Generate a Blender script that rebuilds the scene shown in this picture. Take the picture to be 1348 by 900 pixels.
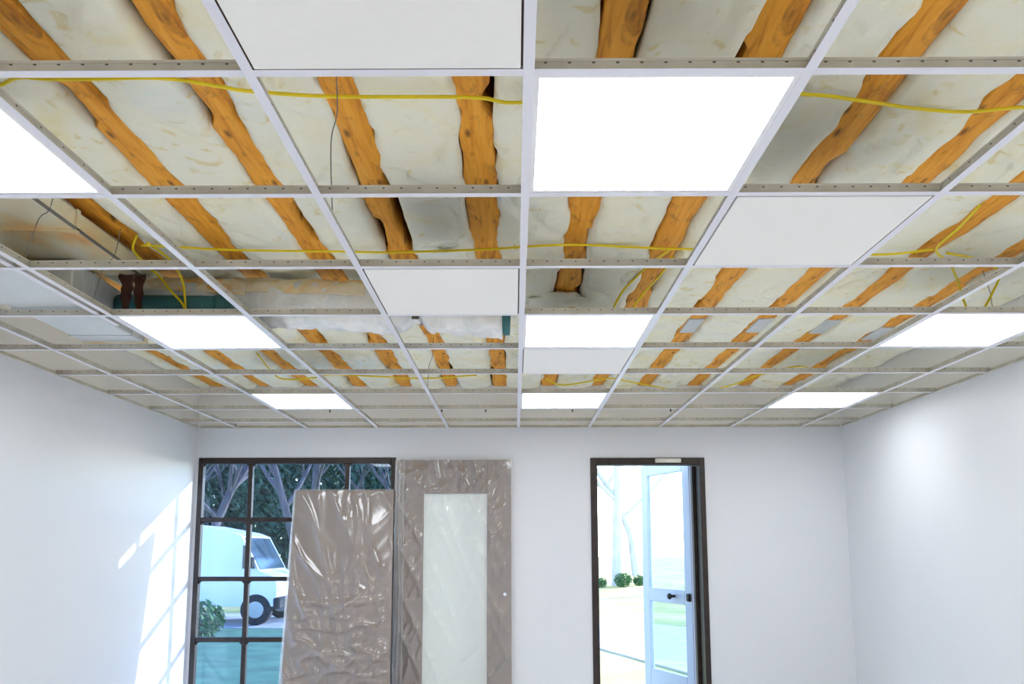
import bpy, math, random
from mathutils import Vector, Matrix, noise

for o in list(bpy.data.objects):
    bpy.data.objects.remove(o, do_unlink=True)
SC = bpy.context.scene
COL = SC.collection

# ------------------------------------------------------------------ camera
CZ = 1.42                                   # eye height
F, Y0 = 1051.73, 584.53                     # focal length and principal row, in px of 1348x900
PITCH, YAW, ROLL = 0.1279, -0.0034, -0.0019
fw = Vector((math.sin(YAW)*math.cos(PITCH), math.cos(YAW)*math.cos(PITCH), math.sin(PITCH)))
rt = Vector((math.cos(YAW), -math.sin(YAW), 0)); up = rt.cross(fw)
r2 = math.cos(ROLL)*rt + math.sin(ROLL)*up; u2 = -math.sin(ROLL)*rt + math.cos(ROLL)*up
cd = bpy.data.cameras.new('camera'); cam = bpy.data.objects.new('camera', cd); COL.objects.link(cam)
m = Matrix((r2, u2, -fw)).transposed().to_4x4(); m.translation = (0, 0, CZ)
cam.matrix_world = m
cd.sensor_fit = 'HORIZONTAL'; cd.sensor_width = 36; cd.lens = F*36/1348
cd.shift_y = (Y0-450)/1348; cd.clip_start = .02; cd.clip_end = 400
SC.camera = cam

# ------------------------------------------------------------------ light
PANEL_STRENGTH = 4.4
SKY_STRENGTH = .5
SUN_STRENGTH = 6.0
SC.view_settings.view_transform = 'Standard'; SC.view_settings.look = 'None'
SC.view_settings.gamma = 1; SC.view_settings.use_curve_mapping = False
SC.view_settings.exposure = 1.1
sund = Vector((1, .77, .405)).normalized()
w = bpy.data.worlds.new('world'); SC.world = w; w.use_nodes = True
wn = w.node_tree.nodes; bg = wn['Background']
sky = wn.new('ShaderNodeTexSky'); sky.sky_type = 'NISHITA'; sky.sun_disc = False
sky.sun_elevation = math.asin(sund.z); sky.sun_rotation = math.atan2(sund.x, sund.y)
sky.air_density = 1.0; sky.dust_density = .3; sky.ozone_density = 3.0
w.node_tree.links.new(sky.outputs[0], bg.inputs[0]); bg.inputs[1].default_value = SKY_STRENGTH
sl = bpy.data.lights.new('sun', 'SUN'); sl.energy = SUN_STRENGTH; sl.angle = .009; sl.color = (1, .96, .9)
so = bpy.data.objects.new('sun', sl); COL.objects.link(so)
so.rotation_euler = sund.to_track_quat('Z', 'Y').to_euler(); so.location = sund*30

# ------------------------------------------------------------------ helpers
class MB:
    def __init__(s): s.v = []; s.f = []; s.m = []
    def box(s, x0, x1, y0, y1, z0, z1, mi=0):
        b = len(s.v)
        s.v += [(x, y, z) for z in (z0, z1) for y in (y0, y1) for x in (x0, x1)]
        for q in ((0,2,3,1), (4,5,7,6), (0,1,5,4), (2,6,7,3), (0,4,6,2), (1,3,7,5)):
            s.f.append(tuple(b+i for i in q)); s.m.append(mi)
        return s
    def bbox(s, x0, x1, y0, y1, z0, z1, c, mi=0):
        """box with chamfered edges"""
        b = len(s.v); idx = {}
        X, Y, Z = (x0, x1), (y0, y1), (z0, z1)
        for i in (0, 1):
            for j in (0, 1):
                for k in (0, 1):
                    sx, sy, sz = (c if i == 0 else -c), (c if j == 0 else -c), (c if k == 0 else -c)
                    for a, p in enumerate(((X[i], Y[j]+sy, Z[k]+sz), (X[i]+sx, Y[j], Z[k]+sz), (X[i]+sx, Y[j]+sy, Z[k]))):
                        idx[i, j, k, a] = len(s.v); s.v.append(p)
        def F(*q): s.f.append(q); s.m.append(mi)
        for i in (0, 1):
            F(*[idx[i, j, k, 0] for j, k in ((0,0), (1,0), (1,1), (0,1))])
            F(*[idx[j, i, k, 1] for j, k in ((0,0), (1,0), (1,1), (0,1))])
            F(*[idx[j, k, i, 2] for j, k in ((0,0), (1,0), (1,1), (0,1))])
            for j in (0, 1):
                F(idx[i,j,0,0], idx[i,j,1,0], idx[i,j,1,1], idx[i,j,0,1])
                F(idx[i,0,j,0], idx[i,1,j,0], idx[i,1,j,2], idx[i,0,j,2])
                F(idx[0,i,j,1], idx[1,i,j,1], idx[1,i,j,2], idx[0,i,j,2])
                for k in (0, 1): F(idx[i,j,k,0], idx[i,j,k,1], idx[i,j,k,2])
        return s
    def tube(s, pts, r, n=8, mi=0, cap=True, ry=None):
        pts = [Vector(p) for p in pts]; b = len(s.v); N = len(pts)
        ref = Vector((0, 0, 1))
        for i, p in enumerate(pts):
            d = (pts[min(i+1, N-1)] - pts[max(i-1, 0)])
            d = d.normalized() if d.length > 1e-9 else Vector((0, 0, 1))
            rf = ref if abs(d.dot(ref)) < .95 else Vector((1, 0, 0))
            a = d.cross(rf).normalized(); c = a.cross(d).normalized()
            rr = r[i] if isinstance(r, (list, tuple)) else r
            for k in range(n):
                t = 2*math.pi*k/n
                s.v.append(tuple(p + a*(rr*math.cos(t)) + c*((ry if ry else rr)*math.sin(t))))
        for i in range(N-1):
            for k in range(n):
                k2 = (k+1) % n
                s.f.append((b+i*n+k, b+i*n+k2, b+(i+1)*n+k2, b+(i+1)*n+k)); s.m.append(mi)
        if cap:
            s.f.append(tuple(b+k for k in reversed(range(n)))); s.m.append(mi)
            s.f.append(tuple(b+(N-1)*n+k for k in range(n))); s.m.append(mi)
        return s
    def prism(s, poly, x0, x1, mi=0):
        """poly in (y,z) extruded along x"""
        b = len(s.v); n = len(poly)
        for x in (x0, x1): s.v += [(x, y, z) for y, z in poly]
        for k in range(n):
            k2 = (k+1) % n; s.f.append((b+k, b+k2, b+n+k2, b+n+k)); s.m.append(mi)
        s.f.append(tuple(b+k for k in reversed(range(n)))); s.m.append(mi)
        s.f.append(tuple(b+n+k for k in range(n))); s.m.append(mi)
        return s
    def grid(s, nu, nv, fn, mi=0):
        b = len(s.v)
        for j in range(nv+1):
            for i in range(nu+1): s.v.append(tuple(fn(i/nu, j/nv)))
        for j in range(nv):
            for i in range(nu):
                a = b+j*(nu+1)+i; s.f.append((a, a+1, a+nu+2, a+nu+1)); s.m.append(mi)
        return s
    def mesh(s, name, mats, smooth=False, fix=True):
        me = bpy.data.meshes.new(name); me.from_pydata(s.v, [], s.f)
        mats = mats if isinstance(mats, (list, tuple)) else [mats]
        for mt in mats: me.materials.append(M[mt])
        me.polygons.foreach_set('material_index', s.m)
        me.polygons.foreach_set('use_smooth', [smooth]*len(s.f))
        me.update()
        if fix:
            import bmesh
            bm = bmesh.new(); bm.from_mesh(me); bmesh.ops.recalc_face_normals(bm, faces=bm.faces); bm.to_mesh(me); bm.free()
        return me
    def build(s, name, mats, parent=None, smooth=False, off=None, fix=True):
        if off is not None: s.v = [(x-off[0], y-off[1], z-off[2]) for x, y, z in s.v]
        return link(name, s.mesh(name, mats, smooth, fix), parent)
def link(name, data, parent=None, loc=None):
    o = bpy.data.objects.new(name, data); COL.objects.link(o)
    if parent: o.parent = parent
    if loc is not None: o.location = loc
    return o
def tag(o, label=None, cat=None, group=None, kind=None):
    for k, v in (('label', label), ('category', cat), ('group', group), ('kind', kind)):
        if v: o[k] = v
    return o
def empty(name, loc, rz=0):
    o = link(name, None, None, loc); o.rotation_euler.z = rz; o.empty_display_size = .1; return o
def spline(pts, n=8):
    """Catmull-Rom through pts"""
    P = [Vector(p) for p in pts]; P = [2*P[0]-P[1]] + P + [2*P[-1]-P[-2]]; out = []
    for i in range(1, len(P)-2):
        for k in range(n):
            t = k/n; a, b, c, d = P[i-1], P[i], P[i+1], P[i+2]
            out.append(.5*((2*b)+(c-a)*t+(2*a-5*b+4*c-d)*t*t+(3*b-a-3*c+d)*t**3))
    out.append(P[-2]); return out
def nz(x, y, z=0.0): return noise.noise(Vector((x, y, z)))

# ------------------------------------------------------------------ materials
M = {}
def mat(name, col, rough=.6, metal=0.0, spec=.5):
    mt = bpy.data.materials.new(name); mt.use_nodes = True; M[name] = mt
    p = mt.node_tree.nodes['Principled BSDF']
    p.inputs['Base Color'].default_value = (*col, 1); p.inputs['Roughness'].default_value = rough
    p.inputs['Metallic'].default_value = metal; p.inputs['Specular IOR Level'].default_value = spec
    return mt, p
def ramped(mt, p, stops, scale, detail=4, vec_scale=(1, 1, 1), coord='Object', distort=0.0, bump=0.0, bump_scale=None, rough=.5):
    nt = mt.node_tree; N, L = nt.nodes, nt.links
    tc = N.new('ShaderNodeTexCoord'); mp = N.new('ShaderNodeMapping'); mp.inputs['Scale'].default_value = vec_scale
    L.new(tc.outputs[coord], mp.inputs[0])
    no = N.new('ShaderNodeTexNoise'); no.inputs['Scale'].default_value = scale; no.inputs['Detail'].default_value = detail
    no.inputs['Distortion'].default_value = distort; no.inputs['Roughness'].default_value = rough
    L.new(mp.outputs[0], no.inputs['Vector'])
    cr = N.new('ShaderNodeValToRGB'); e = cr.color_ramp.elements
    while len(e) < len(stops): e.new(.5)
    for el, (pos, c) in zip(e, stops): el.position = pos; el.color = (*c, 1)
    L.new(no.outputs['Fac'], cr.inputs[0]); L.new(cr.outputs[0], p.inputs['Base Color'])
    if bump:
        b = N.new('ShaderNodeBump'); b.inputs['Strength'].default_value = bump; b.inputs['Distance'].default_value = .01
        n2 = N.new('ShaderNodeTexNoise'); n2.inputs['Scale'].default_value = bump_scale or scale*4; n2.inputs['Detail'].default_value = 5
        L.new(mp.outputs[0], n2.inputs['Vector']); L.new(n2.outputs['Fac'], b.inputs['Height']); L.new(b.outputs[0], p.inputs['Normal'])
    return cr, mp
def noisy(name, stops, scale, rough=.6, **k):
    sp = k.pop('spec', .5); me_ = k.pop('metal', 0.0)
    mt, p = mat(name, stops[0][1], rough, me_, sp); return ramped(mt, p, stops, scale, **k)

noisy('wall_paint', [(.3, (.74, .765, .815)), (.7, (.765, .79, .835))], 1.2, rough=.42, bump=.03, bump_scale=60, spec=.4)
noisy('bare_drywall', [(.3, (.84, .83, .79)), (.7, (.90, .89, .87))], 2.2, rough=.85, vec_scale=(.4, .4, 2), bump=.05, bump_scale=30)
noisy('concrete', [(.3, (.83, .82, .80)), (.7, (.88, .87, .85))], 1.5, rough=.6, detail=8, bump=.05)
mat('tee_white', (.80, .81, .90), .35)
noisy('galvanised', [(.35, (.60, .58, .51)), (.65, (.74, .72, .64))], 9, rough=.45, metal=.2, vec_scale=(1, 1, 1))
mat('slot_dark', (.13, .11, .09), .8)
mat('panel_frame', (.86, .87, .92), .4)
noisy('tile_white', [(.35, (.92, .92, .91)), (.65, (.93, .93, .92))], 40, rough=.9, bump=.01, bump_scale=140)
noisy('brown_frame', [(.35, (.014, .008, .007)), (.7, (.034, .020, .016))], 14, rough=.45, bump=.03)
mat('tile_gap_shade', (.16, .11, .09), .95)  # dark tone paints the shade in the gap around each tile
mat('black_metal', (.012, .012, .013), .35, .3)
mat('leaf_paint', (.42, .48, .66), .4)
noisy('kraft', [(.3, (.125, .072, .046)), (.7, (.17, .104, .07))], 3, rough=.55, bump=.05)
noisy('foil', [(.3, (.74, .78, .82)), (.55, (.90, .92, .93)), (.75, (.84, .84, .82))], 9, rough=.4, metal=.1, distort=1, bump=.25, bump_scale=40)
noisy('reflection_shell', [(.32, (.86, .45, .12)), (.43, (.90, .76, .48)), (.60, (.92, .86, .70)), (.74, (.90, .62, .26))], 6, rough=.6, detail=6, distort=1.2, bump=.2, bump_scale=30)  # orange and tan paint the timber's reflection on the foil duct
noisy('duct_sheet', [(.36, (.88, .46, .14)), (.46, (.90, .74, .44)), (.56, (.92, .88, .72)), (.68, (.90, .66, .34))], 2.6, rough=.3, metal=.3, detail=3, vec_scale=(1.5, .6, 1))  # orange tones paint warm reflections into the sheet metal
noisy('zinc', [(.3, (.60, .66, .70)), (.7, (.76, .80, .83))], 2.5, rough=.35, metal=.3)
noisy('teal_cylinder', [(.3, (.02, .11, .13)), (.7, (.05, .22, .25))], 6, rough=.5)
noisy('tar_paper', [(.3, (.035, .008, .006)), (.7, (.09, .03, .02))], 10, rough=.8)
mat('cable_yellow', (.95, .74, .015), .4)
mat('wire', (.22, .21, .19), .5, .5)
noisy('asphalt', [(.3, (.35, .36, .40)), (.7, (.45, .46, .50))], 3, rough=.9)
noisy('lawn', [(.25, (.13, .22, .06)), (.5, (.42, .40, .16)), (.75, (.58, .52, .28))], .5, rough=.95, detail=6)
noisy('bark', [(.3, (.07, .06, .07)), (.7, (.17, .15, .17))], 4, rough=.95, vec_scale=(3, 3, .5))
noisy('bark_hazed', [(.3, (.50, .48, .52)), (.7, (.66, .63, .68))], 4, rough=.95, vec_scale=(3, 3, .5))  # bark lightened to paint bright haze over the doorway trees
noisy('ivy', [(.3, (.035, .12, .08)), (.7, (.10, .24, .15))], 2.5, rough=.9, detail=8, bump=.5)
noisy('leaf_green', [(.3, (.02, .09, .03)), (.7, (.08, .22, .07))], 3, rough=.7)
noisy('needle_green', [(.3, (.03, .08, .06)), (.7, (.10, .18, .12))], 2, rough=.8)
mat('van_white', (.85, .86, .88), .25)
mat('van_glass', (.05, .08, .10), .08)
mat('rubber', (.02, .02, .022), .8)
mat('rim', (.55, .56, .58), .35, .6)
mat('lamp_red', (.55, .04, .03), .3)
noisy('facade', [(.3, (.55, .52, .48)), (.7, (.63, .60, .56))], 4, rough=.9)
noisy('deck_board', [(.3, (.40, .26, .13)), (.7, (.52, .36, .20))], 3, rough=.8)

# insulation: cream fibre, bluish patches, yellow-tan streaks
mt, p = mat('insulation', (.8, .8, .7), .95, 0, .1)
cr, mp = ramped(mt, p, [(.25, (.84, .91, .86)), (.38, (.95, .955, .84)), (.58, (.96, .94, .76)), (.74, (.93, .85, .50))], 2.3, detail=7, distort=.9, bump=.6, bump_scale=13, rough=.55)
N, L = mt.node_tree.nodes, mt.node_tree.links
n2 = N.new('ShaderNodeTexNoise'); n2.inputs['Scale'].default_value = 7; n2.inputs['Detail'].default_value = 3; n2.inputs['Distortion'].default_value = 2.0
L.new(mp.outputs[0], n2.inputs['Vector'])
c2 = N.new('ShaderNodeValToRGB'); c2.color_ramp.elements[0].position = .61; c2.color_ramp.elements[1].position = .72
c2.color_ramp.elements[0].color = (0, 0, 0, 1); c2.color_ramp.elements[1].color = (.6, .6, .6, 1)
L.new(n2.outputs['Fac'], c2.inputs[0])
mx = N.new('ShaderNodeMix'); mx.data_type = 'RGBA'; mx.inputs['B'].default_value = (.80, .66, .26, 1)
L.new(c2.outputs[0], mx.inputs['Factor']); L.new(cr.outputs[0], mx.inputs['A']); L.new(mx.outputs['Result'], p.inputs['Base Color'])

# rough orange timber with knots and dark checks
mt, p = mat('timber', (.6, .27, .05), .6, 0, .3)
cr, mp = ramped(mt, p, [(.26, (.44, .15, .018)), (.42, (.84, .35, .034)), (.60, (.94, .44, .05)), (.8, (.96, .55, .11))], 6, detail=7, vec_scale=(6, .55, 6), distort=.6, bump=.35, bump_scale=14, rough=.6)
N, L = mt.node_tree.nodes, mt.node_tree.links
tc = [n for n in N if n.type == 'TEX_COORD'][0]
mp2 = N.new('ShaderNodeMapping'); mp2.inputs['Scale'].default_value = (9, 3.2, 4); L.new(tc.outputs['Object'], mp2.inputs[0])
vo = N.new('ShaderNodeTexVoronoi'); vo.inputs['Scale'].default_value = 1.6; L.new(mp2.outputs[0], vo.inputs['Vector'])
c3 = N.new('ShaderNodeValToRGB'); c3.color_ramp.elements[0].position = .07; c3.color_ramp.elements[1].position = .2
c3.color_ramp.elements[0].color = (.85, .85, .85, 1); c3.color_ramp.elements[1].color = (0, 0, 0, 1); L.new(vo.outputs['Distance'], c3.inputs[0])
mx = N.new('ShaderNodeMix'); mx.data_type = 'RGBA'; mx.inputs['B'].default_value = (.17, .05, .012, 1)
L.new(c3.outputs[0], mx.inputs['Factor']); L.new(cr.outputs[0], mx.inputs['A'])
n4 = N.new('ShaderNodeTexNoise'); n4.inputs['Scale'].default_value = 3.2; n4.inputs['Detail'].default_value = 8; n4.inputs['Roughness'].default_value = .65; n4.inputs['Distortion'].default_value = .8
mp3 = N.new('ShaderNodeMapping'); mp3.inputs['Scale'].default_value = (4, 1.3, 3); L.new(tc.outputs['Object'], mp3.inputs[0]); L.new(mp3.outputs[0], n4.inputs['Vector'])
c4 = N.new('ShaderNodeValToRGB'); c4.color_ramp.elements[0].position = .54; c4.color_ramp.elements[1].position = .70
c4.color_ramp.elements[0].color = (0, 0, 0, 1); c4.color_ramp.elements[1].color = (.75, .75, .75, 1); L.new(n4.outputs['Fac'], c4.inputs[0])
mx2 = N.new('ShaderNodeMix'); mx2.data_type = 'RGBA'; mx2.inputs['B'].default_value = (.26, .085, .02, 1)
L.new(c4.outputs[0], mx2.inputs['Factor']); L.new(mx.outputs['Result'], mx2.inputs['A']); L.new(mx2.outputs['Result'], p.inputs['Base Color'])

def emissive(name, col, st):
    mt, p = mat(name, col, .5); p.inputs['Emission Color'].default_value = (*col, 1); p.inputs['Emission Strength'].default_value = st
emissive('diffuser', (.985, .99, 1.0), PANEL_STRENGTH)
def clear(name, tint, gloss=.06, rough=.02, body=None, fac=.3, brough=.25):
    """thin clear sheet: tinted transparency, a little mirror, optionally a milky body"""
    mt = bpy.data.materials.new(name); mt.use_nodes = True; M[name] = mt
    N, L = mt.node_tree.nodes, mt.node_tree.links; N.clear()
    out = N.new('ShaderNodeOutputMaterial'); t = N.new('ShaderNodeBsdfTransparent'); t.inputs[0].default_value = (*tint, 1)
    g = N.new('ShaderNodeBsdfGlossy'); g.inputs['Roughness'].default_value = rough; g.inputs['Color'].default_value = (.9, .95, 1, 1)
    lw = N.new('ShaderNodeLayerWeight'); pw = N.new('ShaderNodeMath'); pw.operation = 'POWER'; pw.inputs[1].default_value = 3.5
    L.new(lw.outputs['Facing'], pw.inputs[0]); fr = N.new('ShaderNodeMath'); fr.operation = 'MULTIPLY_ADD'
    L.new(pw.outputs[0], fr.inputs[0]); fr.inputs[1].default_value = .6; fr.inputs[2].default_value = gloss*.5
    a = N.new('ShaderNodeMixShader'); L.new(fr.outputs[0], a.inputs[0]); L.new(t.outputs[0], a.inputs[1]); L.new(g.outputs[0], a.inputs[2])
    last = a
    if body:
        pb = N.new('ShaderNodeBsdfPrincipled'); pb.inputs['Base Color'].default_value = (*body, 1); pb.inputs['Roughness'].default_value = brough
        b = N.new('ShaderNodeMixShader'); b.inputs[0].default_value = fac; L.new(a.outputs[0], b.inputs[1]); L.new(pb.outputs[0], b.inputs[2]); last = b
    L.new(last.outputs[0], out.inputs[0])
clear('window_glass', (.68, .765, .89))
clear('leaf_glass', (.80, .90, .96))
clear('film', (.97, .97, .97), .2, .16, (.88, .85, .83), .21, .24)
# frosted lite: lets daylight through softly
mt = bpy.data.materials.new('frosted'); mt.use_nodes = True; M['frosted'] = mt
N, L = mt.node_tree.nodes, mt.node_tree.links; N.clear()
out = N.new('ShaderNodeOutputMaterial'); tl = N.new('ShaderNodeBsdfTranslucent'); tl.inputs[0].default_value = (.85, .93, .91, 1)
df = N.new('ShaderNodeBsdfPrincipled'); df.inputs['Base Color'].default_value = (.90, .95, .94, 1); df.inputs['Roughness'].default_value = .3
ms = N.new('ShaderNodeMixShader'); ms.inputs[0].default_value = .88; L.new(tl.outputs[0], ms.inputs[1]); L.new(df.outputs[0], ms.inputs[2]); L.new(ms.outputs[0], out.inputs[0])

# ------------------------------------------------------------------ room shell
XL, XR, YB, YR = -2.74, 2.825, 6.826, -2.95      # inner wall faces
TH = .33                                          # back wall thickness
G = CZ + 1.024                                    # ceiling grid level (underside of flanges)
JZ = CZ + 1.394                                   # underside of joists
TOP = JZ + .17
S, CX, D0 = .61, .0324, 1.6217                    # grid module and origin
WIN = (-2.715, -1.02, .14, CZ+.765)
MD = (-1.016, -.03, 0.0, CZ+.742)
DR = (.648, 1.626, 0.0, CZ+.757)

tag(MB().box(XL-.3, XR+.3, YR-.3, YB+TH, -.2, 0).build('floor', 'concrete'), kind='structure')
SPL = G + .004                                    # painted up to the grid, bare above
def wall(name, boxes_low, boxes_up):
    b = MB()
    for q in boxes_low: b.box(*q)
    o = tag(b.build(name, 'wall_paint'), kind='structure')
    b = MB()
    for q in boxes_up: b.box(*q)
    b.build('bare_drywall', 'bare_drywall', o); return o
wall('wall_left', [(XL-.3, XL, YR-.3, YB+.05, 0, SPL)], [(XL-.3, XL, YR-.3, YB+TH, SPL, TOP)])
wall('wall_right', [(XR, XR+.3, YR-.3, YB+TH, 0, SPL)], [(XR, XR+.3, YR-.3, YB+TH, SPL, TOP)])
wall('wall_rear', [(XL, XR, YR-.3, YR, 0, SPL)], [(XL, XR, YR-.3, YR, SPL, TOP)])
a, b_ = YB, YB+TH
wb = wall('wall_back', [(XL, WIN[0], a, a+.05, 0, SPL), (WIN[0], WIN[1], a, b_, 0, WIN[2]), (WIN[0]-.3, WIN[1], a+.05, b_, WIN[3], SPL), (WIN[0], WIN[1], a, a+.05, WIN[3], SPL),
     (MD[0]-.004, MD[1], a, b_, MD[3], SPL), (MD[1], DR[0], a, b_, 0, SPL), (DR[0], DR[1], a, b_, DR[3], SPL), (DR[1], XR, a, b_, 0, SPL)],
     [(XL, XR, a, b_, SPL, TOP)])
bb = [c for c in wb.children][0]
for x in (-.63, -.25, .5, 1.35, -1.6): MB().box(x-.006, x+.006, YB-.004, YB, G+.135, G+.185).build('anchor_slot', 'slot_dark', bb)
tag(MB().box(XL-.3, XR+.3, YR-.3, YB+TH, TOP, TOP+.1).build('ceiling', 'deck_board'), kind='structure')

# ------------------------------------------------------------------ joists and insulation above the grid
JX = [-2.58, -2.17, -1.762, -1.345, -.945, -.541, -.130, .292, .710, 1.122, 1.550, 1.975, 2.385]
JW = .064                                          # half width
ORD = ['first', 'second', 'third', 'fourth', 'fifth', 'sixth', 'seventh', 'eighth']
left_j = [x for x in JX if x < CX][::-1]; right_j = [x for x in JX if x > CX]
def jname(x):
    return (ORD[left_j.index(x)], 'left') if x in left_j else (ORD[right_j.index(x)], 'right')
def chip(t, seed):
    """ragged timber edge offset: slow wander, plus sharp torn bites"""
    v = .013*nz(t*1.7, seed) + .011*nz(t*5, seed+9) + .005*nz(t*19, seed+4)
    q = nz(t*2.3, seed+31)
    if q > .25: v -= min(.030, (q-.25)*.35)
    return v
YA, YE = YR, YB
for ji, x in enumerate(JX):
    o_, side = jname(x)
    n = int((YE-YA)/.035); b = MB(); ys = [YA+(YE-YA)*i/n for i in range(n+1)]
    for y in ys:
        el = -JW - chip(y, ji*3.1); er = JW + chip(y, ji*3.1+50)
        z0 = .006*nz(y*2, ji*7)
        c = .010 + .006*nz(y*3, ji*5+2)
        prof = [(el, .15), (el, z0+c+.02), (el+c*.3, z0+c*.5), (el+c, z0), (0, z0-.004+.004*nz(y*6, ji)), (er-c, z0), (er-c*.3, z0+c*.5), (er, z0+c+.02), (er, .15)]
        b.v += [(u, y, v) for u, v in prof]
    k = 9
    for i in range(n):
        for j in range(k-1):
            b.f.append((i*k+j, i*k+j+1, (i+1)*k+j+1, (i+1)*k+j)); b.m.append(0)
        b.f.append((i*k+k-1, i*k, (i+1)*k, (i+1)*k+k-1)); b.m.append(0)
    b.f.append(tuple(range(k))); b.m.append(0); b.f.append(tuple(n*k+i for i in reversed(range(k)))); b.m.append(0)
    e = tag(empty('ceiling_joist', (x, 0, JZ)), 'rough orange timber joist, %s to the %s of the centre ceiling runner' % (o_, side), 'joist', 'timber joists above the ceiling grid')
    b.build('timber', 'timber', e, smooth=True)
    pl = {1.122: 4.95, 1.550: 4.95, 1.975: 4.98, 2.385: 5.15}.get(x)
    if pl: MB().bbox(-.046, .048, pl-.17, pl+.13, -.012, .004, .003).build('grey_plate', 'zinc', e)  # grey plate on the underside of this joist

edges = [XL-.05] + JX + [XR+.05]
for bi in range(len(edges)-1):
    xa, xb = edges[bi]+(JW if bi else .05), edges[bi+1]-(JW if bi < len(edges)-2 else .05)
    if bi == 0: lab = 'cream insulation batt in the narrow bay against the left wall'
    elif bi == len(edges)-2: lab = 'cream insulation batt in the bay against the right wall'
    else:
        (o1, s1), (o2, s2) = jname(edges[bi]), jname(edges[bi+1])
        lab = ('cream insulation batt between the two joists either side of the centre runner' if s1 != s2 else
               'cream insulation batt in the bay between the %s and %s joists %s of centre' % ((o1, o2, s1) if s1 == 'right' else (o2, o1, s1)))
    nl = int((YE-YA)/.03); nu = 18; b = MB(); sd = bi*13.7
    def lip(y, sgn):
        v = .002 + .024*nz(y*1.3, sd+sgn*5) + .022*nz(y*4.1, sd+sgn*8) + .009*nz(y*12, sd+sgn*3)
        return max(-.007, min(.045, v))
    rows = []
    for i in range(nl+1):
        y = YA+.002+(YE-YA-.004)*i/nl
        la = lip(y, -1) if bi else 0; lb = lip(y, 1) if bi < len(edges)-2 else 0
        x0, x1 = xa-la, xb+lb; row = []
        for j in range(nu+1):
            t = j/nu; xx = x0+(x1-x0)*t
            e_ = min(t, 1-t)*(x1-x0)
            fall = 1-math.exp(-e_/.035)
            z = JZ - .009 - fall*(.022 + .022*nz(xx*3, y*1.6, sd) + .018*nz(xx*9, y*7, sd+3) + .006*abs(nz(xx*5, y*14, sd+6)))
            # creases in the fibre
            cr_ = abs(nz(xx*4.2+nz(y*2, sd), y*2.6, sd+20)); z += .026*max(0, .10-cr_)/.10*fall
            if e_ < .0005: z = JZ + (.012 if (la if t < .5 else lb) <= .0 else -.002)
            row.append((xx, y, z))
        row = [(x0+.004, y, JZ+.10)] + row + [(x1-.004, y, JZ+.10)]
        b.v += row
    k = nu+3
    for i in range(nl):
        for j in range(k-1): b.f.append((i*k+j, i*k+j+1, (i+1)*k+j+1, (i+1)*k+j)); b.m.append(0)
        b.f.append((i*k+k-1, i*k, (i+1)*k, (i+1)*k+k-1)); b.m.append(0)
    b.f.append(tuple(range(k))); b.m.append(0); b.f.append(tuple(nl*k+i for i in reversed(range(k)))); b.m.append(0)
    o = b.build('insulation_batt', 'insulation', smooth=True)
    tag(o, lab, 'insulation', 'insulation batts between the joists')

# ------------------------------------------------------------------ suspended grid: one interlocked frame
FW, WH = .0125, .031                               # half flange width, web height
COLS = range(-4, 5); ROWS = range(-7, 9)
grid = tag(empty('ceiling_grid', (CX, D0, G)), 'white suspended ceiling grid of tees, half of its cells still open', 'ceiling grid')
L0, L1 = YR-D0, YB-D0                              # local y range
XA, XB = XL-CX, XR-CX
def web_mesh(name, ln, axis):
    b = MB()
    def bx(u0, u1, t, z0, z1, mi):
        b.box(*((u0, u1, -t, t) if axis == 'x' else (-t, t, u0, u1)), z0, z1, mi)
    bx(0, ln, .0008, .001, WH, 0); bx(0, ln, .0032, WH-.006, WH, 0)
    u = .03
    while u < ln-.03: bx(u, u+.007, .0011, WH-.0105, WH-.0068, 1); u += .0525 if axis == 'x' else .1  # raised dark bits paint the shade inside the punched holes
    return b.mesh(name, ['galvanised', 'slot_dark'])
mm_f = MB().bbox(-FW, FW, L0, L1, 0, .0012, .0004).mesh('main_tee', 'tee_white'); mm_w = web_mesh('web', L1-L0, 'y')
for c in COLS:
    t = link('main_tee', mm_f, grid, (c*S, 0, 0)); link('web', mm_w, t, (0, L0, 0))
def cross(u0, u1): return MB().bbox(u0, u1, -FW, FW, 0, .0012, .0004).mesh('cross_tee', 'tee_white')
full_f, full_w = cross(FW, S-FW), web_mesh('web', S-.006, 'x')
lf, lw = cross(XA, -4*S-FW), web_mesh('web', -4*S-XA-.003, 'x')
rf, rw = cross(4*S+FW, XB), web_mesh('web', XB-4*S-.003, 'x')
for r in ROWS:
    for c in range(-4, 4):
        t = link('cross_tee', full_f, grid, (c*S, r*S, -.0003)); link('web', full_w, t, (.003, 0, 0))
    t = link('cross_tee', lf, grid, (0, r*S, -.0003)); link('web', lw, t, (XA, 0, 0))
    t = link('cross_tee', rf, grid, (0, r*S, -.0003)); link('web', rw, t, (4*S+.003, 0, 0))
A_ = .022
for nm, q, qw in (('l', (XA, XA+A_, L0, L1), (XA, XA+.0012, L0, L1)), ('r', (XB-A_, XB, L0, L1), (XB-.0012, XB, L0, L1)),
             ('b', (XA+A_, XB-A_, L1-A_, L1), (XA+A_, XB-A_, L1-.0012, L1)), ('f', (XA+A_, XB-A_, L0, L0+A_), (XA+A_, XB-A_, L0, L0+.0012))):
    MB().box(*q, -.0016, -.0004).box(*qw, -.0004, .022).build('wall_angle', 'galvanised', grid)

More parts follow.
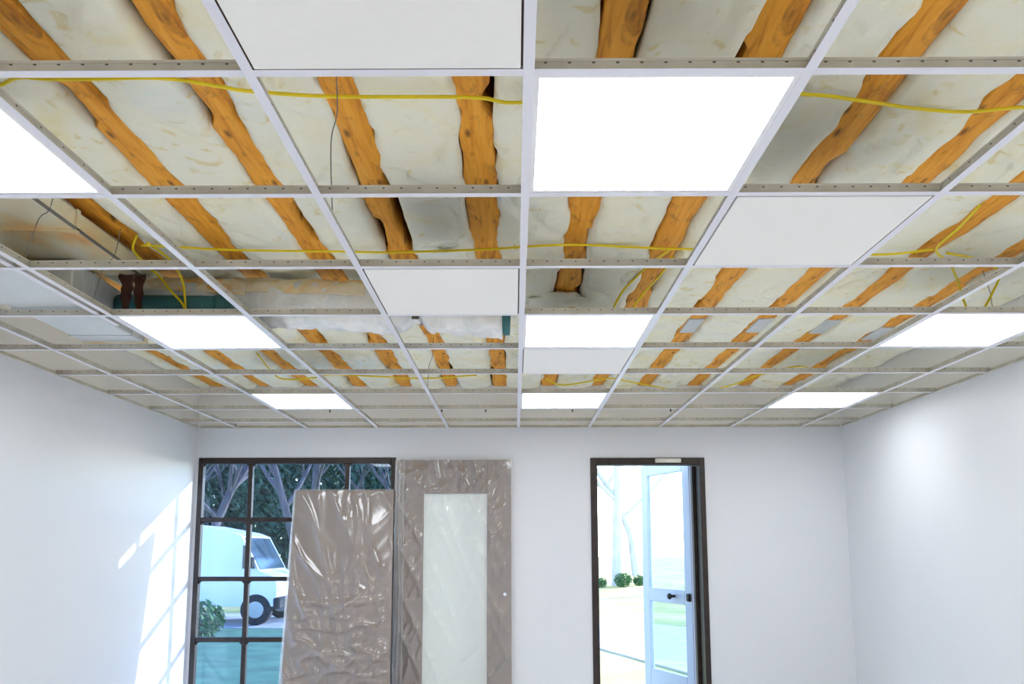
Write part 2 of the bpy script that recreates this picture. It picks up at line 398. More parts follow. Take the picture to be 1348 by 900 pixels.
# ------------------------------------------------------------------ light panels
fr = MB(); I0, I1 = FW-.004, S-FW+.004
W_ = .012
for q in ((I0, I1, I0, I0+W_+.004), (I0, I1, I1-W_-.004, I1), (I0, I0+W_+.004, I0+W_+.004, I1-W_-.004), (I1-W_-.004, I1, I0+W_+.004, I1-W_-.004)):
    fr.box(*q, .0018, .012)
fr.box(I0, I1, I0, I1, .012, .03)
fr_me = fr.mesh('frame', 'panel_frame')
df_me = MB().bbox(I0+W_+.002, I1-W_-.002, I0+W_+.002, I1-W_-.002, .004, .0118, .001).mesh('diffuser', 'diffuser')
rown = {0: 'nearest row', 3: 'middle row', 6: 'farthest row', -3: 'row over the camera', -6: 'row behind the camera'}
coln = {-3: 'left', 0: 'centre', 3: 'right'}
for r in (6, 3, 0, -3, -6):
    for c in (-3, 0, 3):
        e = empty('light_panel', (CX+c*S, D0+r*S, G))
        tag(e, 'lit square white light panel in the %s, %s column of the grid' % (rown[r], coln[c]), 'light panel', 'square light panels in the ceiling grid')
        link('frame', fr_me, e); link('diffuser', df_me, e)

# ------------------------------------------------------------------ ceiling tiles already laid in
tb = MB(); g0, g1 = FW+.005, S-FW-.005
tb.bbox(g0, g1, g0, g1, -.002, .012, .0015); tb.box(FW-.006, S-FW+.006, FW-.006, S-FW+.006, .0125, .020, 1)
tile_me = tb.mesh('ceiling_tile', ['tile_white', 'tile_gap_shade'])
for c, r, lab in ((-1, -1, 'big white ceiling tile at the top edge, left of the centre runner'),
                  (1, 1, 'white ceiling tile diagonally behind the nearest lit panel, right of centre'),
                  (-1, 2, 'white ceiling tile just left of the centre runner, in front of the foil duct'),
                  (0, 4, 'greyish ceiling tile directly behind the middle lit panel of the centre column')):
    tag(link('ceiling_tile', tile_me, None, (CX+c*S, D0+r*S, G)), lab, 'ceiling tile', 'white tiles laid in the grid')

# ------------------------------------------------------------------ ducts and things in the plenum
def R(z): return CZ+z
e = tag(empty('trunk_duct', (-2.2, 0, R(1.255))), 'wide sheet metal trunk duct running along the left under the joists', 'duct')
off = e.location
MB().bbox(-2.655, -1.748, YR+.02, 3.60, R(1.262), R(1.338), .004).build('casing', 'duct_sheet', e, off=off)
for y in (.6, 1.8, 2.62, 3.05): MB().box(-2.66, -1.742, y-.012, y+.012, R(1.252), R(1.342)).build('seam', 'duct_sheet', e, off=off)
MB().box(-1.752, -1.742, YR+.02, 3.60, R(1.257), R(1.266)).build('edge_flange', 'wire', e, off=off)
e = tag(empty('drop_box', (-2.1, 3.5, R(1.08))), 'pale grey sheet metal drop box hanging below the trunk duct at left', 'duct')
off = e.location
MB().bbox(-2.38, -1.905, 2.90, 3.40, R(1.060), R(1.085), .004).build('flange_pan', 'zinc', e, off=off)
MB().bbox(-2.24, -1.93, 3.36, 4.07, R(1.062), R(1.250), .006).build('casing', 'zinc', e, off=off)
for y in (3.46, 3.54, 3.92): MB().box(-2.246, -1.924, y-.008, y+.008, R(1.057), R(1.25)).build('rib', 'zinc', e, off=off)
MB().box(-2.25, -1.92, 4.05, 4.075, R(1.057), R(1.25)).build('end_flange', 'duct_sheet', e, off=off)
tag(MB().box(-1.868, -1.840, 1.4, 3.62, R(1.0272), R(1.0284)).box(-1.855, -1.853, 1.4, 3.62, R(1.0284), R(1.06)).build('spare_tee', 'tee_white'),
    'spare white tee lying beside the runner under the trunk duct', 'tee')

# flexible duct: wrinkled foil jacket, upper half-shell coloured as the timber's orange reflection, strap at a pinched joint
path = [(-1.92, 3.90, R(1.262)), (-1.7, 3.90, R(1.257)), (-1.3, 3.90, R(1.222)), (-.93, 3.90, R(1.205)), (-.60, 3.90, R(1.19)), (-.49, 3.90, R(1.19)), (-.30, 3.90, R(1.17)), (-.06, 3.90, R(1.145))]
sp = spline(path, 22)
def rad(x):
    base = .082 if x < -1.75 else (.082+.036*min(1, (x+1.75)/.6))
    base -= .05*math.exp(-((x+.49)/.045)**2)
    if x > -.4: base -= .012
    return base
def sleeve(b, t0, t1, grow, u0=0, u1=1, seed=0, n=36, amp=.012):
    pts = [p for p in sp if t0 <= p.x <= t1]
    cl = (u1-u0) >= .999; st = len(b.v); kk = n if cl else n+1
    for i, p in enumerate(pts):
        for k in range(kk):
            t = 2*math.pi*(u0+(u1-u0)*k/n)
            cy, cz = math.cos(t), math.sin(t)
            wv = amp*(.8*nz(p.x*22, cy*1.6+seed, cz*1.6) + .7*abs(nz(p.x*9, cy*3, cz*3+seed)) + .4*nz(p.x*5, cy*5, cz*5+seed))
            rr = rad(p.x)+grow+wv
            b.v.append((p.x, p.y+cy*rr, p.z+cz*rr))
    for i in range(len(pts)-1):
        for k in range(kk if cl else kk-1):
            k2 = (k+1) % kk
            b.f.append((st+i*kk+k, st+i*kk+k2, st+(i+1)*kk+k2, st+(i+1)*kk+k)); b.m.append(0)
    return b
e = tag(empty('flexible_duct', (-1.0, 4.0, R(1.08))), 'crumpled silver foil flexible duct crossing above the grid, left of centre', 'duct')
off = e.location
o = sleeve(MB(), -2.05, -.05, 0, amp=.018).build('foil_jacket', 'foil', e, smooth=True, off=off)
md_ = o.modifiers.new('thick', 'SOLIDIFY'); md_.thickness = .004
for t0, t1, sd in ((-1.95, -1.30, 3), (-1.36, -.72, 8)):
    o = sleeve(MB(), t0, t1, .007, 0.02, .50 if sd == 3 else .47, sd, amp=.014).build('reflection_shell', 'reflection_shell', e, smooth=True, off=off)
    md_ = o.modifiers.new('thick', 'SOLIDIFY'); md_.thickness = .003
sleeve(MB(), -.515, -.465, .006, amp=.001).build('strap', 'foil', e, smooth=True, off=off)
MB().box(-.505, -.47, 3.812, 3.83, R(1.115), R(1.132)).build('strap_buckle', 'slot_dark', e, off=off)
MB().tube([(-.07, 3.90, R(1.145)), (-.02, 3.90, R(1.143))], .09, 24).build('collar', 'teal_cylinder', e, off=off)
e = tag(empty('teal_cylinder', (-1.7, 3.755, R(1.10))), 'dark teal pipe under the flexible duct beside the hanging yellow cables', 'cylinder')  # dark teal cylinder along the band below the duct
MB().tube([(-1.92, 3.755, R(1.163)), (-1.36, 3.755, R(1.155))], .055, 24).build('cylinder', 'teal_cylinder', e, smooth=True, off=e.location)
MB().tube([(-1.44, 3.755, R(1.1565)), (-1.40, 3.755, R(1.156))], .06, 24).build('end_ring', 'teal_cylinder', e, smooth=True, off=e.location)
# torn dark building paper hanging from the trunk edge
for i, (x, wd, z0) in enumerate(((-1.80, .075, 1.10), (-1.742, .055, 1.075))):
    b = MB()
    b.grid(6, 24, lambda u, v: (x+(u-.5)*wd*(1-.55*v)*2*(.5+.2*nz(v*5, i)) + .012*nz(v*3, i+7), 3.58+.012*math.sin(u*3.1)+.012*nz(v*4, i+2), R(1.262)-(1.262-z0)*v))
    o = b.build('torn_paper', 'tar_paper', smooth=True); md_ = o.modifiers.new('thick', 'SOLIDIFY'); md_.thickness = .004
    tag(o, ('broader' if i == 0 else 'narrower')+' dark brown torn paper strip hanging from the trunk duct end', 'paper strip', 'torn paper strips')
# crumpled insulation scrap around the end of a joist
b = MB()
def lump(u, v):
    t, q = u*2*math.pi, (v-.5)*math.pi; c = math.cos(q)
    d = 1+.35*nz(math.cos(t)*c*2.4, math.sin(t)*c*2.4, math.sin(q)*2.4)+.15*nz(math.cos(t)*c*7, math.sin(t)*c*7, math.sin(q)*7)
    return (.235+.155*d*c*math.cos(t), 4.30+.10*d*c*math.sin(t), R(1.362)+.036*d*math.sin(q))
b.grid(28, 14, lump)
tag(b.build('insulation_scrap', 'insulation', smooth=True), 'crumpled insulation scrap stuffed under a joist, right of the centre runner', 'insulation')

# yellow cables
def cable(pts, label, branches=(), r=.0058):
    pts = [(x, y, R(z)) for x, y, z in pts]
    b = MB().tube(spline(pts, 8), r, 8)
    for br in branches: b.tube(spline([(x, y, R(z)) for x, y, z in br], 8), r, 8)
    return tag(b.build('yellow_cable', 'cable_yellow', smooth=True), label, 'cable', 'yellow cables above the grid')
Z1 = 1.345
k = Z1/1.364
c1 = [(-1.742, 2.32), (-1.527, 2.214), (-1.447, 2.175), (-1.363, 2.184), (-1.241, 2.184), (-1.027, 2.182), (-.876, 2.226), (-.794, 2.251), (-.548, 2.281), (-.131, 2.288), (.02, 2.318), (.42, 2.251), (.882, 2.278), (1.063, 2.313), (1.248, 2.357), (1.428, 2.381), (1.599, 2.355), (2.1, 2.3), (2.75, 2.33)]
cable([(x*k, y*k, Z1) for x, y in c1], 'long yellow cable crossing the nearest row of cells under the joists')
c2_ = [(-1.547, 3.505), (-1.289, 3.545), (-.802, 3.569), (-.556, 3.58), (-.13, 3.546), (.08, 3.51), (.287, 3.493), (.533, 3.523), (.70, 3.545), (.819, 3.554), (1.2, 3.60), (1.712, 3.63), (1.946, 3.564)]
cable([(-1.70*k, 3.48*k, Z1)]+[(x*k, y*k, Z1) for x, y in c2_], 'yellow cable crossing the second row of cells, ending at the knot')
cable([(1.88*k, 3.082*k, Z1), (1.922*k, 3.314*k, Z1), (1.946*k, 3.545*k, Z1-.008), (2.08, 3.68, 1.335), (2.21, 3.85, 1.30), (2.25, 3.88, 1.21), (2.29, 3.90, 1.15), (2.345, 3.90, 1.17), (2.40, 3.89, 1.26), (2.385, 3.80, 1.33), (2.22, 3.66, 1.345), (1.99, 3.54, 1.337)],
      'yellow cable knotted on a joist and looping down at right')
cable([(-1.66, 3.36, 1.36), (-1.71, 3.44, 1.325), (-1.72, 3.62, 1.31), (-1.70, 3.72, 1.285), (-1.655, 3.69, 1.23), (-1.58, 3.685, 1.15), (-1.56, 3.685, 1.08)],
      'yellow cable hanging in front of the torn paper and teal pipe', [[(-1.64, 3.42, 1.352), (-1.61, 3.58, 1.335), (-1.59, 3.67, 1.28), (-1.572, 3.68, 1.20), (-1.562, 3.68, 1.09)]])
cable([(.72, 3.50, 1.35), (.66, 3.72, 1.358), (.615, 3.95, 1.36), (.575, 4.10, 1.345), (.525, 4.12, 1.25), (.51, 4.13, 1.16), (.56, 4.14, 1.12), (.615, 4.13, 1.18), (.632, 4.12, 1.26), (.695, 4.10, 1.345), (.735, 3.85, 1.352), (.745, 3.62, 1.352)],
      'yellow cable looping down from a joist behind the centre runner')
cable([(-1.80, 5.45, 1.345), (-1.86, 5.95, 1.34), (-1.80, 6.10, 1.30), (-1.60, 6.22, 1.335), (-1.43, 6.15, 1.345), (-1.1, 6.22, 1.345), (-.72, 6.30, 1.345), (-.30, 6.18, 1.345)],
      'yellow cable at the far end of the plenum, left of centre')
cable([(.25, 6.30, 1.34), (.40, 6.36, 1.30), (.75, 6.30, 1.34), (.95, 6.39, 1.33), (1.53, 6.72, 1.31), (1.79, 6.55, 1.33), (1.94, 6.20, 1.345), (2.15, 5.9, 1.345), (2.4, 6.2, 1.34)],
      'yellow cable at the far end of the plenum, right of centre')
# hanger wires from joists to runners
for x, y, xt, yt, lab in ((-.50, 2.06, CX-S, 2.42, 'thin bent hanger wire over the nearest row, left of centre'),
                          (2.385, 3.93, CX+4*S, 3.95, 'hanger wire beside the looped yellow cable at right'),
                          (-1.69, 3.28, CX-3*S, 3.30, 'hanger wire beside the trunk duct near the dark paper'),
                          (-1.69, 2.80, CX-3*S, 2.82, 'hanger wire beside the trunk duct near the left lit panel'),
                          (.71, 4.6, CX+S, 4.6, 'hanger wire to the runner right of the middle lit panel'),
                          (-.541, 5.2, CX-S, 5.2, 'hanger wire to the runner left of centre, beyond the foil duct')):
    z0 = 1.39 if x > -1.6 else 1.36
    pts = [(x, y, R(z0)), (x+(xt-x)*.3+.008, y+(yt-y)*.35, R(z0-.12)), (x+(xt-x)*.55-.006, y+(yt-y)*.55, R(1.2)), (xt, yt, R(1.057)), (xt, yt, R(1.045))]
    tag(MB().tube(spline(pts, 6), .0018, 6).build('hanger_wire', 'wire', smooth=True), lab, 'wire', 'hanger wires')

# ------------------------------------------------------------------ window_1: brown steel frame, panes
win = tag(empty('window_1', (WIN[0], YB, WIN[2])), 'brown steel grid window with blue tinted panes beside the left wall', None, kind='structure')
off = win.location
wx = [WIN[0], -2.268, -1.436, WIN[1]]; wz = [WIN[2], CZ-.765, CZ-.263, CZ+.235, WIN[3]]
y0, y1 = YB-.012, YB+.05
for q in ((wx[0], wx[0]+.042, wz[0], wz[-1]), (wx[-1]-.042, wx[-1], wz[0], wz[-1]), (wx[0]+.042, wx[-1]-.042, wz[-1]-.052, wz[-1]), (wx[0]+.042, wx[-1]-.042, wz[0], wz[0]+.05)):
    MB().bbox(q[0], q[1], y0, y1, q[2], q[3], .004).build('frame_bar', 'brown_frame', win, off=off)
for x in wx[1:-1]: MB().bbox(x-.019, x+.019, y0+.006, y1-.006, wz[0]+.05, wz[-1]-.052, .004).build('mullion', 'brown_frame', win, off=off)
gx = [(wx[0]+.042, wx[1]-.019), (wx[1]+.019, wx[2]-.019), (wx[2]+.019, wx[3]-.042)]
for zi, z in enumerate(wz[1:-1]):
    for xa, xb in gx: MB().bbox(xa, xb, y0+.008, y1-.008, z-.019, z+.019, .004).build('glazing_bar', 'brown_frame', win, off=off)
gz = [(wz[0]+.05, wz[1]-.019), (wz[1]+.019, wz[2]-.019), (wz[2]+.019, wz[3]-.019), (wz[3]+.019, wz[4]-.052)]
for xa, xb in gx:
    for za, zb in gz:
        MB().box(xa, xb, YB+.017, YB+.021, za, zb).build('pane', 'window_glass', win, off=off)
        b = MB()                                    # glazing putty fillets in the upper corners
        for sx, xx in ((1, xa), (-1, xb)):
            n0 = len(b.v); b.v += [(xx, YB+.004, zb), (xx+sx*.024, YB+.004, zb), (xx, YB+.004, zb-.024), (xx, YB+.016, zb), (xx+sx*.024, YB+.016, zb), (xx, YB+.016, zb-.024)]
            for q in ((0,1,2), (3,5,4), (0,3,4,1), (1,4,5,2), (2,5,3,0)): b.f.append(tuple(n0+i for i in q)); b.m.append(0)
        b.build('corner_fillet', 'brown_frame', win, off=off)

# ------------------------------------------------------------------ door_2: masked glazed door under plastic film
d2 = tag(empty('door_2', (MD[0], YB, 0)), 'glazed door masked with brown paper and clear plastic film', None, kind='structure')
off = d2.location
lx0, lx1, lz0, lz1 = -.775, -.235, .25, CZ+.452
yy0, yy1 = YB-.035, YB+.02
for nm, q in (('stile', (MD[0], lx0, 0, MD[3])), ('stile', (lx1, MD[1], 0, MD[3])), ('top_rail', (lx0, lx1, lz1, MD[3])), ('bottom_rail', (lx0, lx1, 0, lz0))):
    MB().bbox(q[0], q[1], yy0, yy1, q[2]+.001, q[3], .004).build(nm, 'kraft', d2, off=off)
MB().box(lx0, lx1, YB-.012, YB-.006, lz0, lz1).build('pane', 'frosted', d2, off=off)
def ridge(v): return 1-2*abs(v)
def film2(u, v):
    x = MD[0]-.006+(MD[1]-MD[0]+.012)*u; z = .02+(MD[3]-.02+.004)*v
    inl = lx0 < x < lx1 and z < lz1
    e_ = min(u, 1-u)
    f1 = ridge(nz(x*5.5+z*2.2, z*.9, 3)); f2 = ridge(nz(x*9-z*5, z*2.2+x*3, 9))
    am = .034*max(0, f1)**4 + .024*max(0, f2)**5
    am *= (.45 if inl else 1)
    return (x, YB-.038-am*(1-math.exp(-e_/.02)), z)
b = MB().grid(80, 150, film2)
b.build('plastic_film', 'film', d2, smooth=True, off=off, fix=False)
# gathered film edge hanging along the hinge side
b = MB()
def gather(u, v):
    z = .01+(MD[3]-.01)*v; x = MD[0]-.004+.09*u+.006*nz(z*2.5, 4)
    return (x, YB-.050-.022*abs(math.sin(u*9.4+nz(z*1.6, u*2)*1.4))-.008*nz(z*5, u*6), z)
b.grid(26, 110, gather); b.build('film_edge', 'film', d2, smooth=True, off=off, fix=False)
MB().tube([(-.085, YB-.052, CZ-.02-.37), (-.085, YB-.066, CZ-.39)], .014, 14).build('keyhole_cap', 'tee_white', d2, off=off)

# ------------------------------------------------------------------ wrapped board leaning on the window
PT = (-1.855, -1.026, CZ+.478)                     # top edge, against the window
lean = .33
e = tag(empty('wrapped_board', (-1.45, YB-.05-lean, 0)), 'brown board wrapped in wrinkled clear plastic, leaning against the window', 'board')
off = e.location
def onb(x, s, d):
    """x across, s 0..1 up the board, d in front of its face"""
    return (x+.045*(1-s)*(x-PT[0])/(PT[1]-PT[0]), YB-.03-lean+lean*s - d, PT[2]*s)
b = MB(); T = .028
def fan(s): return 0
pts = [onb(x, s, d) for s in (0.002, 1) for x, d in ((PT[0], .0), (PT[1], .0), (PT[1], T), (PT[0], T))]
b.v += pts
for q in ((0,3,2,1), (4,5,6,7), (0,1,5,4), (1,2,6,5), (2,3,7,6), (3,0,4,7)): b.f.append(q); b.m.append(0)
b.build('board', 'kraft', e, off=off)
def film1(u, v):
    x = PT[0]-.012+(PT[1]-PT[0]+.012)*u; s = v*1.004+.002; z = PT[2]*s
    f1 = ridge(nz(x*3.6+z*2.4*(1 if x < -1.5 else -1), z*1.6, 1)); f2 = ridge(nz(x*3, z*9, 6)); f3 = ridge(nz(x*7+z*1.5, z*1.6, 2))
    low = max(0, min(1, (1.25-z)/.5))
    am = .030*max(0, f1)**4*(.5+.8*low) + .034*max(0, f2)**4*low + .018*max(0, f3)**4
    swag = .030*math.exp(-((z-(.97+.22*(x+1.45)**2))/.03)**2)*(1 if abs(x+1.40) < .30 else .2)
    e_ = min(u, 1-u, (1-v)*2)
    return onb(x, s, T+.006+(am+swag)*(1-math.exp(-e_/.02)))
MB().grid(90, 170, film1).build('plastic_film', 'film', e, smooth=True, off=off, fix=False)
b = MB()
for u in (0.0,):
    b.tube([onb(PT[0]-.008, s/40+.002, T*.5+.004*nz(s*.7, 3)) for s in range(41)], .014, 8)
b.build('film_edge', 'film', e, smooth=True, off=off, fix=False)

# ------------------------------------------------------------------ door_1: brown lined opening, leaf open outwards
d1 = tag(empty('door_1', (DR[0], YB, 0)), 'brown framed doorway standing open to the bright lawn', None, kind='structure')
off = d1.location
ja, jb = YB-.015, YB+TH+.03
MB().bbox(DR[0], DR[0]+.058, ja, ja+.10, 0, DR[3], .004).build('jamb', 'brown_frame', d1, off=off)
MB().bbox(DR[1]-.045, DR[1], ja, jb, 0, DR[3], .004).build('jamb', 'brown_frame', d1, off=off)
MB().bbox(DR[1]-.075, DR[1]-.045, YB+.15, YB+.20, 0, DR[3]-.06, .003).build('door_stop', 'brown_frame', d1, off=off)
MB().bbox(DR[0]+.058, DR[1]-.045, ja, ja+.10, DR[3]-.062, DR[3], .004).build('head', 'brown_frame', d1, off=off)
MB().bbox(DR[0], DR[0]+.004, ja+.10, jb, 0, DR[3], .001).bbox(DR[0]+.06, DR[1]-.045, ja+.10, jb, DR[3]-.012, DR[3], .002).build('lining', 'brown_frame', d1, off=off)
MB().bbox(1.20, 1.42, ja-.03, ja, DR[3]-.045, DR[3]-.008, .005).build('closer_box', 'galvanised', d1, off=off)
MB().bbox(DR[0]+.058, DR[1]-.045, ja, jb, 0, .015, .003).build('threshold', 'galvanised', d1, off=off)
# leaf (local: x = 0 at the hinge, runs to -LW)
LW, LH, LT = .86, CZ+.80, .045
HX, HY = DR[1]-.055, YB+TH+.045
lf_ = link('door_leaf', None, d1, (HX-off[0], HY-off[1], 0)); lf_.rotation_euler.z = math.radians(-69)
def lfp(nm, q, mt): return MB().bbox(*q, .005).build(nm, mt, lf_)
LZ = CZ-.45
lfp('stile', (-.12, 0, 0, LT, .02, LH), 'leaf_paint'); lfp('stile', (-LW, -LW+.12, 0, LT, .02, LH), 'leaf_paint')
lfp('top_rail', (-LW+.12, -.12, 0, LT, LH-.11, LH), 'leaf_paint'); lfp('lock_rail', (-LW+.12, -.12, 0, LT, LZ-.07, LZ+.06), 'leaf_paint'); lfp('bottom_rail', (-LW+.12, -.12, 0, LT, .02, .27), 'leaf_paint')
MB().box(-LW+.12, -.12, .018, .024, LZ+.06, LH-.11).build('pane', 'leaf_glass', lf_); MB().box(-LW+.12, -.12, .018, .024, .27, LZ-.07).build('pane', 'leaf_glass', lf_)
MB().tube([(-.28, -.005, LZ), (-.28, -.035, LZ), (-.28, -.06, LZ), (-.28, -.075, LZ)], [.014, .014, .030, .022], 16).build('knob', 'black_metal', lf_, smooth=True)
MB().bbox(-.060, -.015, -.03, .0, LZ-.035, LZ+.035, .008).build('lock_case', 'black_metal', lf_)
MB().tube([(-.10, -.01, LH+.012), (-.40, -.02, LH+.012)], .012, 8).build('closer_arm', 'galvanised', lf_)

# ------------------------------------------------------------------ outside
gz0 = -.06
tag(MB().box(-60, 60, YB+TH, 120, gz0-.2, gz0).build('lawn', 'lawn'), kind='structure')
b = MB()                                            # curving drive
pl = spline([(-30, 17.5, 0), (-10, 16.8, 0), (-1, 16.0, 0), (2.2, 13.5, 0), (3.2, 10.5, 0), (3.6, 7.6, 0)], 12)
prev = None
for i, p_ in enumerate(pl):
    d = (pl[min(i+1, len(pl)-1)]-pl[max(i-1, 0)]).normalized(); nrm = Vector((-d.y, d.x, 0)); hw = 1.6 if p_.y > 12 else 1.6-.5*(12-p_.y)/4
    b.v += [(p_.x+nrm.x*hw, p_.y+nrm.y*hw, gz0+.001), (p_.x-nrm.x*hw, p_.y-nrm.y*hw, gz0+.001), (p_.x-nrm.x*hw, p_.y-nrm.y*hw, gz0+.02), (p_.x+nrm.x*hw, p_.y+nrm.y*hw, gz0+.02)]
    if i:
        k = i*4
        for j in range(4): b.f.append((k-4+j, k-4+(j+1) % 4, k+(j+1) % 4, k+j)); b.m.append(0)
b.f += [(0, 1, 2, 3), tuple(range(len(b.v)-4, len(b.v)))]; b.m += [0, 0]
tag(b.build('driveway', 'asphalt'), kind='structure')

tag(MB().box(-9, -1.1, YB+TH+.02, 14.7, gz0+.001, gz0+.03).build('planting_bed', 'ivy'), kind='structure')
# trees
def bare_tree(seed, h, twigs=3):
    rnd = random.Random(seed); b = MB()
    def grow(p, d, ln, r, lev):
        n = 4; pts = [p]; rs = [r]; q = p.copy(); dd = d.copy()
        for i in range(n):
            dd = (dd+Vector((rnd.gauss(0, .12), rnd.gauss(0, .12), .05 if lev else .02))).normalized()
            q = q+dd*ln/n; pts.append(q.copy()); rs.append(max(.006, r*(1-.6*(i+1)/n)))
        b.tube(pts, rs, 6 if lev < 2 else 3, cap=False)
        if lev >= twigs: return
        m_ = 7 if lev == 0 else (5 if lev == 1 else 4)
        for k in range(m_):
            t = rnd.uniform(.3, 1) if lev == 0 else rnd.uniform(.2, 1); i = min(n-1, int(t*n)); pp = pts[i].lerp(pts[i+1], t*n-i)
            az = rnd.uniform(0, 6.28); el = rnd.uniform(.3, 1.0)
            nd = (Vector((math.cos(az)*math.cos(el), math.sin(az)*math.cos(el), math.sin(el)))+dd*.5).normalized()
            grow(pp, nd, ln*rnd.uniform(.42, .62), max(.008, r*.5*(1-.4*t)), lev+1)
    grow(Vector((0, 0, 0)), Vector((0, 0, 1)), h*.62, h*.015, 0)
    return b.mesh('branches', 'bark', smooth=True, fix=False)
tm = [bare_tree(5, 11), bare_tree(11, 13), bare_tree(23, 10)]
tp = []
for q in tm:
    q = q.copy(); q.materials[0] = M['bark_hazed']; tp.append(q)
spots = [(3.9, 31, 1, 1.15, 'bare tree with a tall haze-paled trunk, seen through the doorway left edge'),
         (6.3, 42, 0, 1.3, 'bare tree behind the shrub, seen at the middle of the doorway'),
         (6.6, 27, 2, 1.1, 'bare tree seen behind the open door leaf'),
         (-9.5, 24, 0, 1.0, 'bare tree behind the white van, at the left window panes'),
         (-7.6, 29, 1, 1.1, 'bare tree in the upper middle window pane'),
         (-5.6, 22, 2, 1.0, 'thick bare tree nearest the upper right window pane'),
         (-12.5, 33, 2, 1.3, 'bare tree far behind the van, left window column'),
         (-3.2, 27, 1, .9, 'bare tree beyond the masked door'),
         (-8.6, 20.5, 1, .8, 'slim bare tree just behind the van roof'),
         (-4.4, 25, 0, .9, 'slim bare tree above the wrapped board in the upper right pane')]
for x, y, k, s_, lab in spots:
    e = tag(empty('bare_tree', (x, y, gz0-.05), x*3.7), lab, 'tree', 'trees outside'); e.scale = (s_,)*3
    link('branches', (tp if x > 0 else tm)[k], e)
def leafy(seed, n, rx, rz, cz, leaf, mt):
    rnd = random.Random(seed); b = MB()
    for i in range(n):
        while True:
            v = Vector((rnd.uniform(-1, 1), rnd.uniform(-1, 1), rnd.uniform(-1, 1)))
            if .25 < v.length < 1: break
        c = Vector((v.x*rx, v.y*rx, cz+v.z*rz)); q = Vector((rnd.gauss(0, 1), rnd.gauss(0, 1), rnd.gauss(0, 1))).normalized(); t = q.orthogonal().normalized(); u = q.cross(t)
        k = len(b.v); s_ = leaf*rnd.uniform(.6, 1.3)
        b.v += [tuple(c+t*s_), tuple(c+u*s_*.45+q*s_*.15), tuple(c-t*s_), tuple(c-u*s_*.45+q*s_*.15)]
        b.f.append((k, k+1, k+2, k+3)); b.m.append(0)
    return b.mesh('foliage', mt, fix=False)
ev = leafy(3, 7000, 2.6, 3.6, 4.4, .22, 'needle_green')
evt = MB().tube([(0, 0, 0), (0, 0, 3), (0, 0, 6)], [.22, .17, .08], 8).mesh('trunk', 'bark', smooth=True)
for x, y, lab in ((-16.4, 43, 'evergreen tree seen in the upper left window pane'), (-8.2, 46, 'evergreen tree at the far back of the middle window column'), (-21.5, 40, 'evergreen tree far behind the van, leftmost'), (-11, 39, 'evergreen tree behind the bare tree at the middle window panes'), (-5.2, 38, 'evergreen tree beyond the wrapped board'), (.6, 44, 'evergreen tree beyond the masked door')):
    e = tag(empty('evergreen_tree', (x, y, gz0-.05), x), lab, 'tree', 'evergreens outside')
    f_ = link('foliage', ev, e); f_['kind'] = 'stuff'; link('trunk', evt, e)
sh = leafy(8, 900, .75, .62, .62, .10, 'leaf_green')
st_ = MB().tube([(0, 0, 0), (.02, .02, .5), (.1, 0, .9)], [.03, .02, .01], 6).tube([(0, 0, .1), (-.2, .1, .7)], [.02, .01], 6).mesh('stem', 'bark')
for x, y, s_, lab in ((4.0, 30, .45, 'round green shrub on the lawn, seen through the doorway'), (3.2, 30, .3, 'small green shrub at the left edge of the doorway'), (4.75, 31, .35, 'small shrub just left of the open door leaf'),
                   (-6.9, 13.2, .6, 'low green shrub in front of the van, left window column'), (-6.0, 13.3, .55, 'low green shrub in front of the van, near the bar'), (-5.1, 13.1, .55, 'low green shrub in front of the van front wheel')):
    e = tag(empty('green_shrub', (x, y, gz0-.02), x*2), lab, 'shrub', 'shrubs outside'); e.scale = (s_,)*3
    f_ = link('foliage', sh, e); f_['kind'] = 'stuff'; link('stem', st_, e)

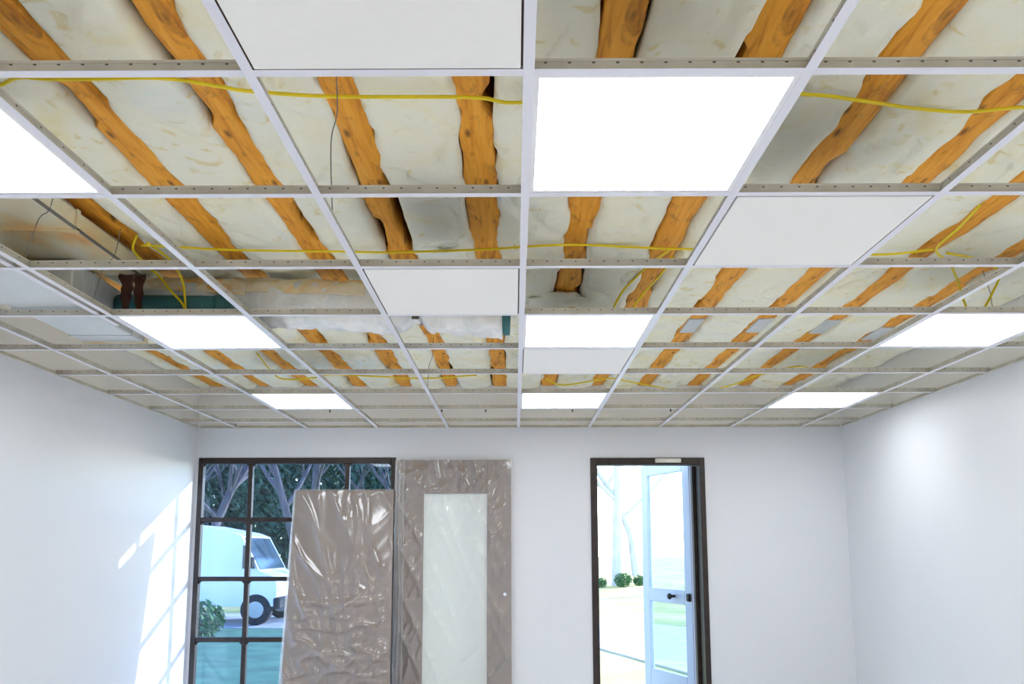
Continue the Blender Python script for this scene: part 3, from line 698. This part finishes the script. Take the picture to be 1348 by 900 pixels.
# white van parked across the lawn, nose to the right
e = tag(empty('white_van', (-7.0, 16.3, gz0+.02)), 'white van parked outside, its nose towards the right', 'van')
def V(b, nm, mt, sm=False, par=None):
    o = b.build(nm, mt, par or e, smooth=sm); return o
def side(poly, y0, y1):                               # profile in x,z extruded over y
    b = MB(); n = len(poly)
    for y in (y0, y1): b.v += [(x, y, z) for x, z in poly]
    for k in range(n): b.f.append((k, (k+1) % n, n+(k+1) % n, n+k)); b.m.append(0)
    b.f += [tuple(range(n)), tuple(range(2*n-1, n-1, -1))]; b.m += [0, 0]; return b
V(side([(-2.6, .35), (-2.6, 1.8), (-2.5, 1.9), (.8, 1.9), (1.55, 1.76), (1.76, 1.68), (2.12, 1.02), (2.38, .92), (2.46, .8), (2.47, .35)], -.9, .9), 'body', 'van_white')
V(side([(1.80, 1.06), (1.80, 1.50), (1.83, 1.50), (2.04, 1.06)], -.915, -.90), 'side_window', 'van_glass')
V(side([(.10, 1.10), (.10, 1.66), (.95, 1.66), (.95, 1.10)], -.912, -.90), 'side_window', 'van_white')
b = MB(); b.v += [(1.77, -.78, 1.64), (1.77, .78, 1.64), (2.10, .82, 1.03), (2.10, -.82, 1.03), (1.79, -.78, 1.65), (1.79, .78, 1.65), (2.12, .82, 1.04), (2.12, -.82, 1.04)]
for q in ((0,1,2,3), (7,6,5,4), (0,4,5,1), (1,5,6,2), (2,6,7,3), (3,7,4,0)): b.f.append(q); b.m.append(0)
V(b, 'windscreen', 'van_glass')
V(MB().bbox(2.40, 2.54, -.92, .92, .30, .52, .03), 'bumper', 'rubber'); V(MB().bbox(2.36, 2.48, -.86, -.55, .60, .76, .02), 'headlamp', 'rim'); V(MB().bbox(2.36, 2.48, .55, .86, .60, .76, .02), 'headlamp', 'rim')
V(MB().bbox(1.94, 2.04, -1.08, -.92, 1.08, 1.28, .02), 'mirror', 'rubber')
V(MB().bbox(-2.63, -2.59, -.88, -.72, .9, 1.3, .01), 'tail_lamp', 'lamp_red')
V(MB().bbox(-.55, -.40, -.93, -.9, .98, 1.02, .005), 'door_handle', 'rubber')
for x in (-1.75, 2.08):
    for y in (-.93, .71):
        wh = V(MB().tube([(x, y, .29), (x, y+.03, .29), (x, y+.19, .29), (x, y+.22, .29)], [.25, .29, .29, .25], 28), 'wheel', 'rubber', False)
        MB().tube([(x, y-.008, .29), (x, y+.02, .29)], [.15, .18], 20).build('rim', 'rim', wh)
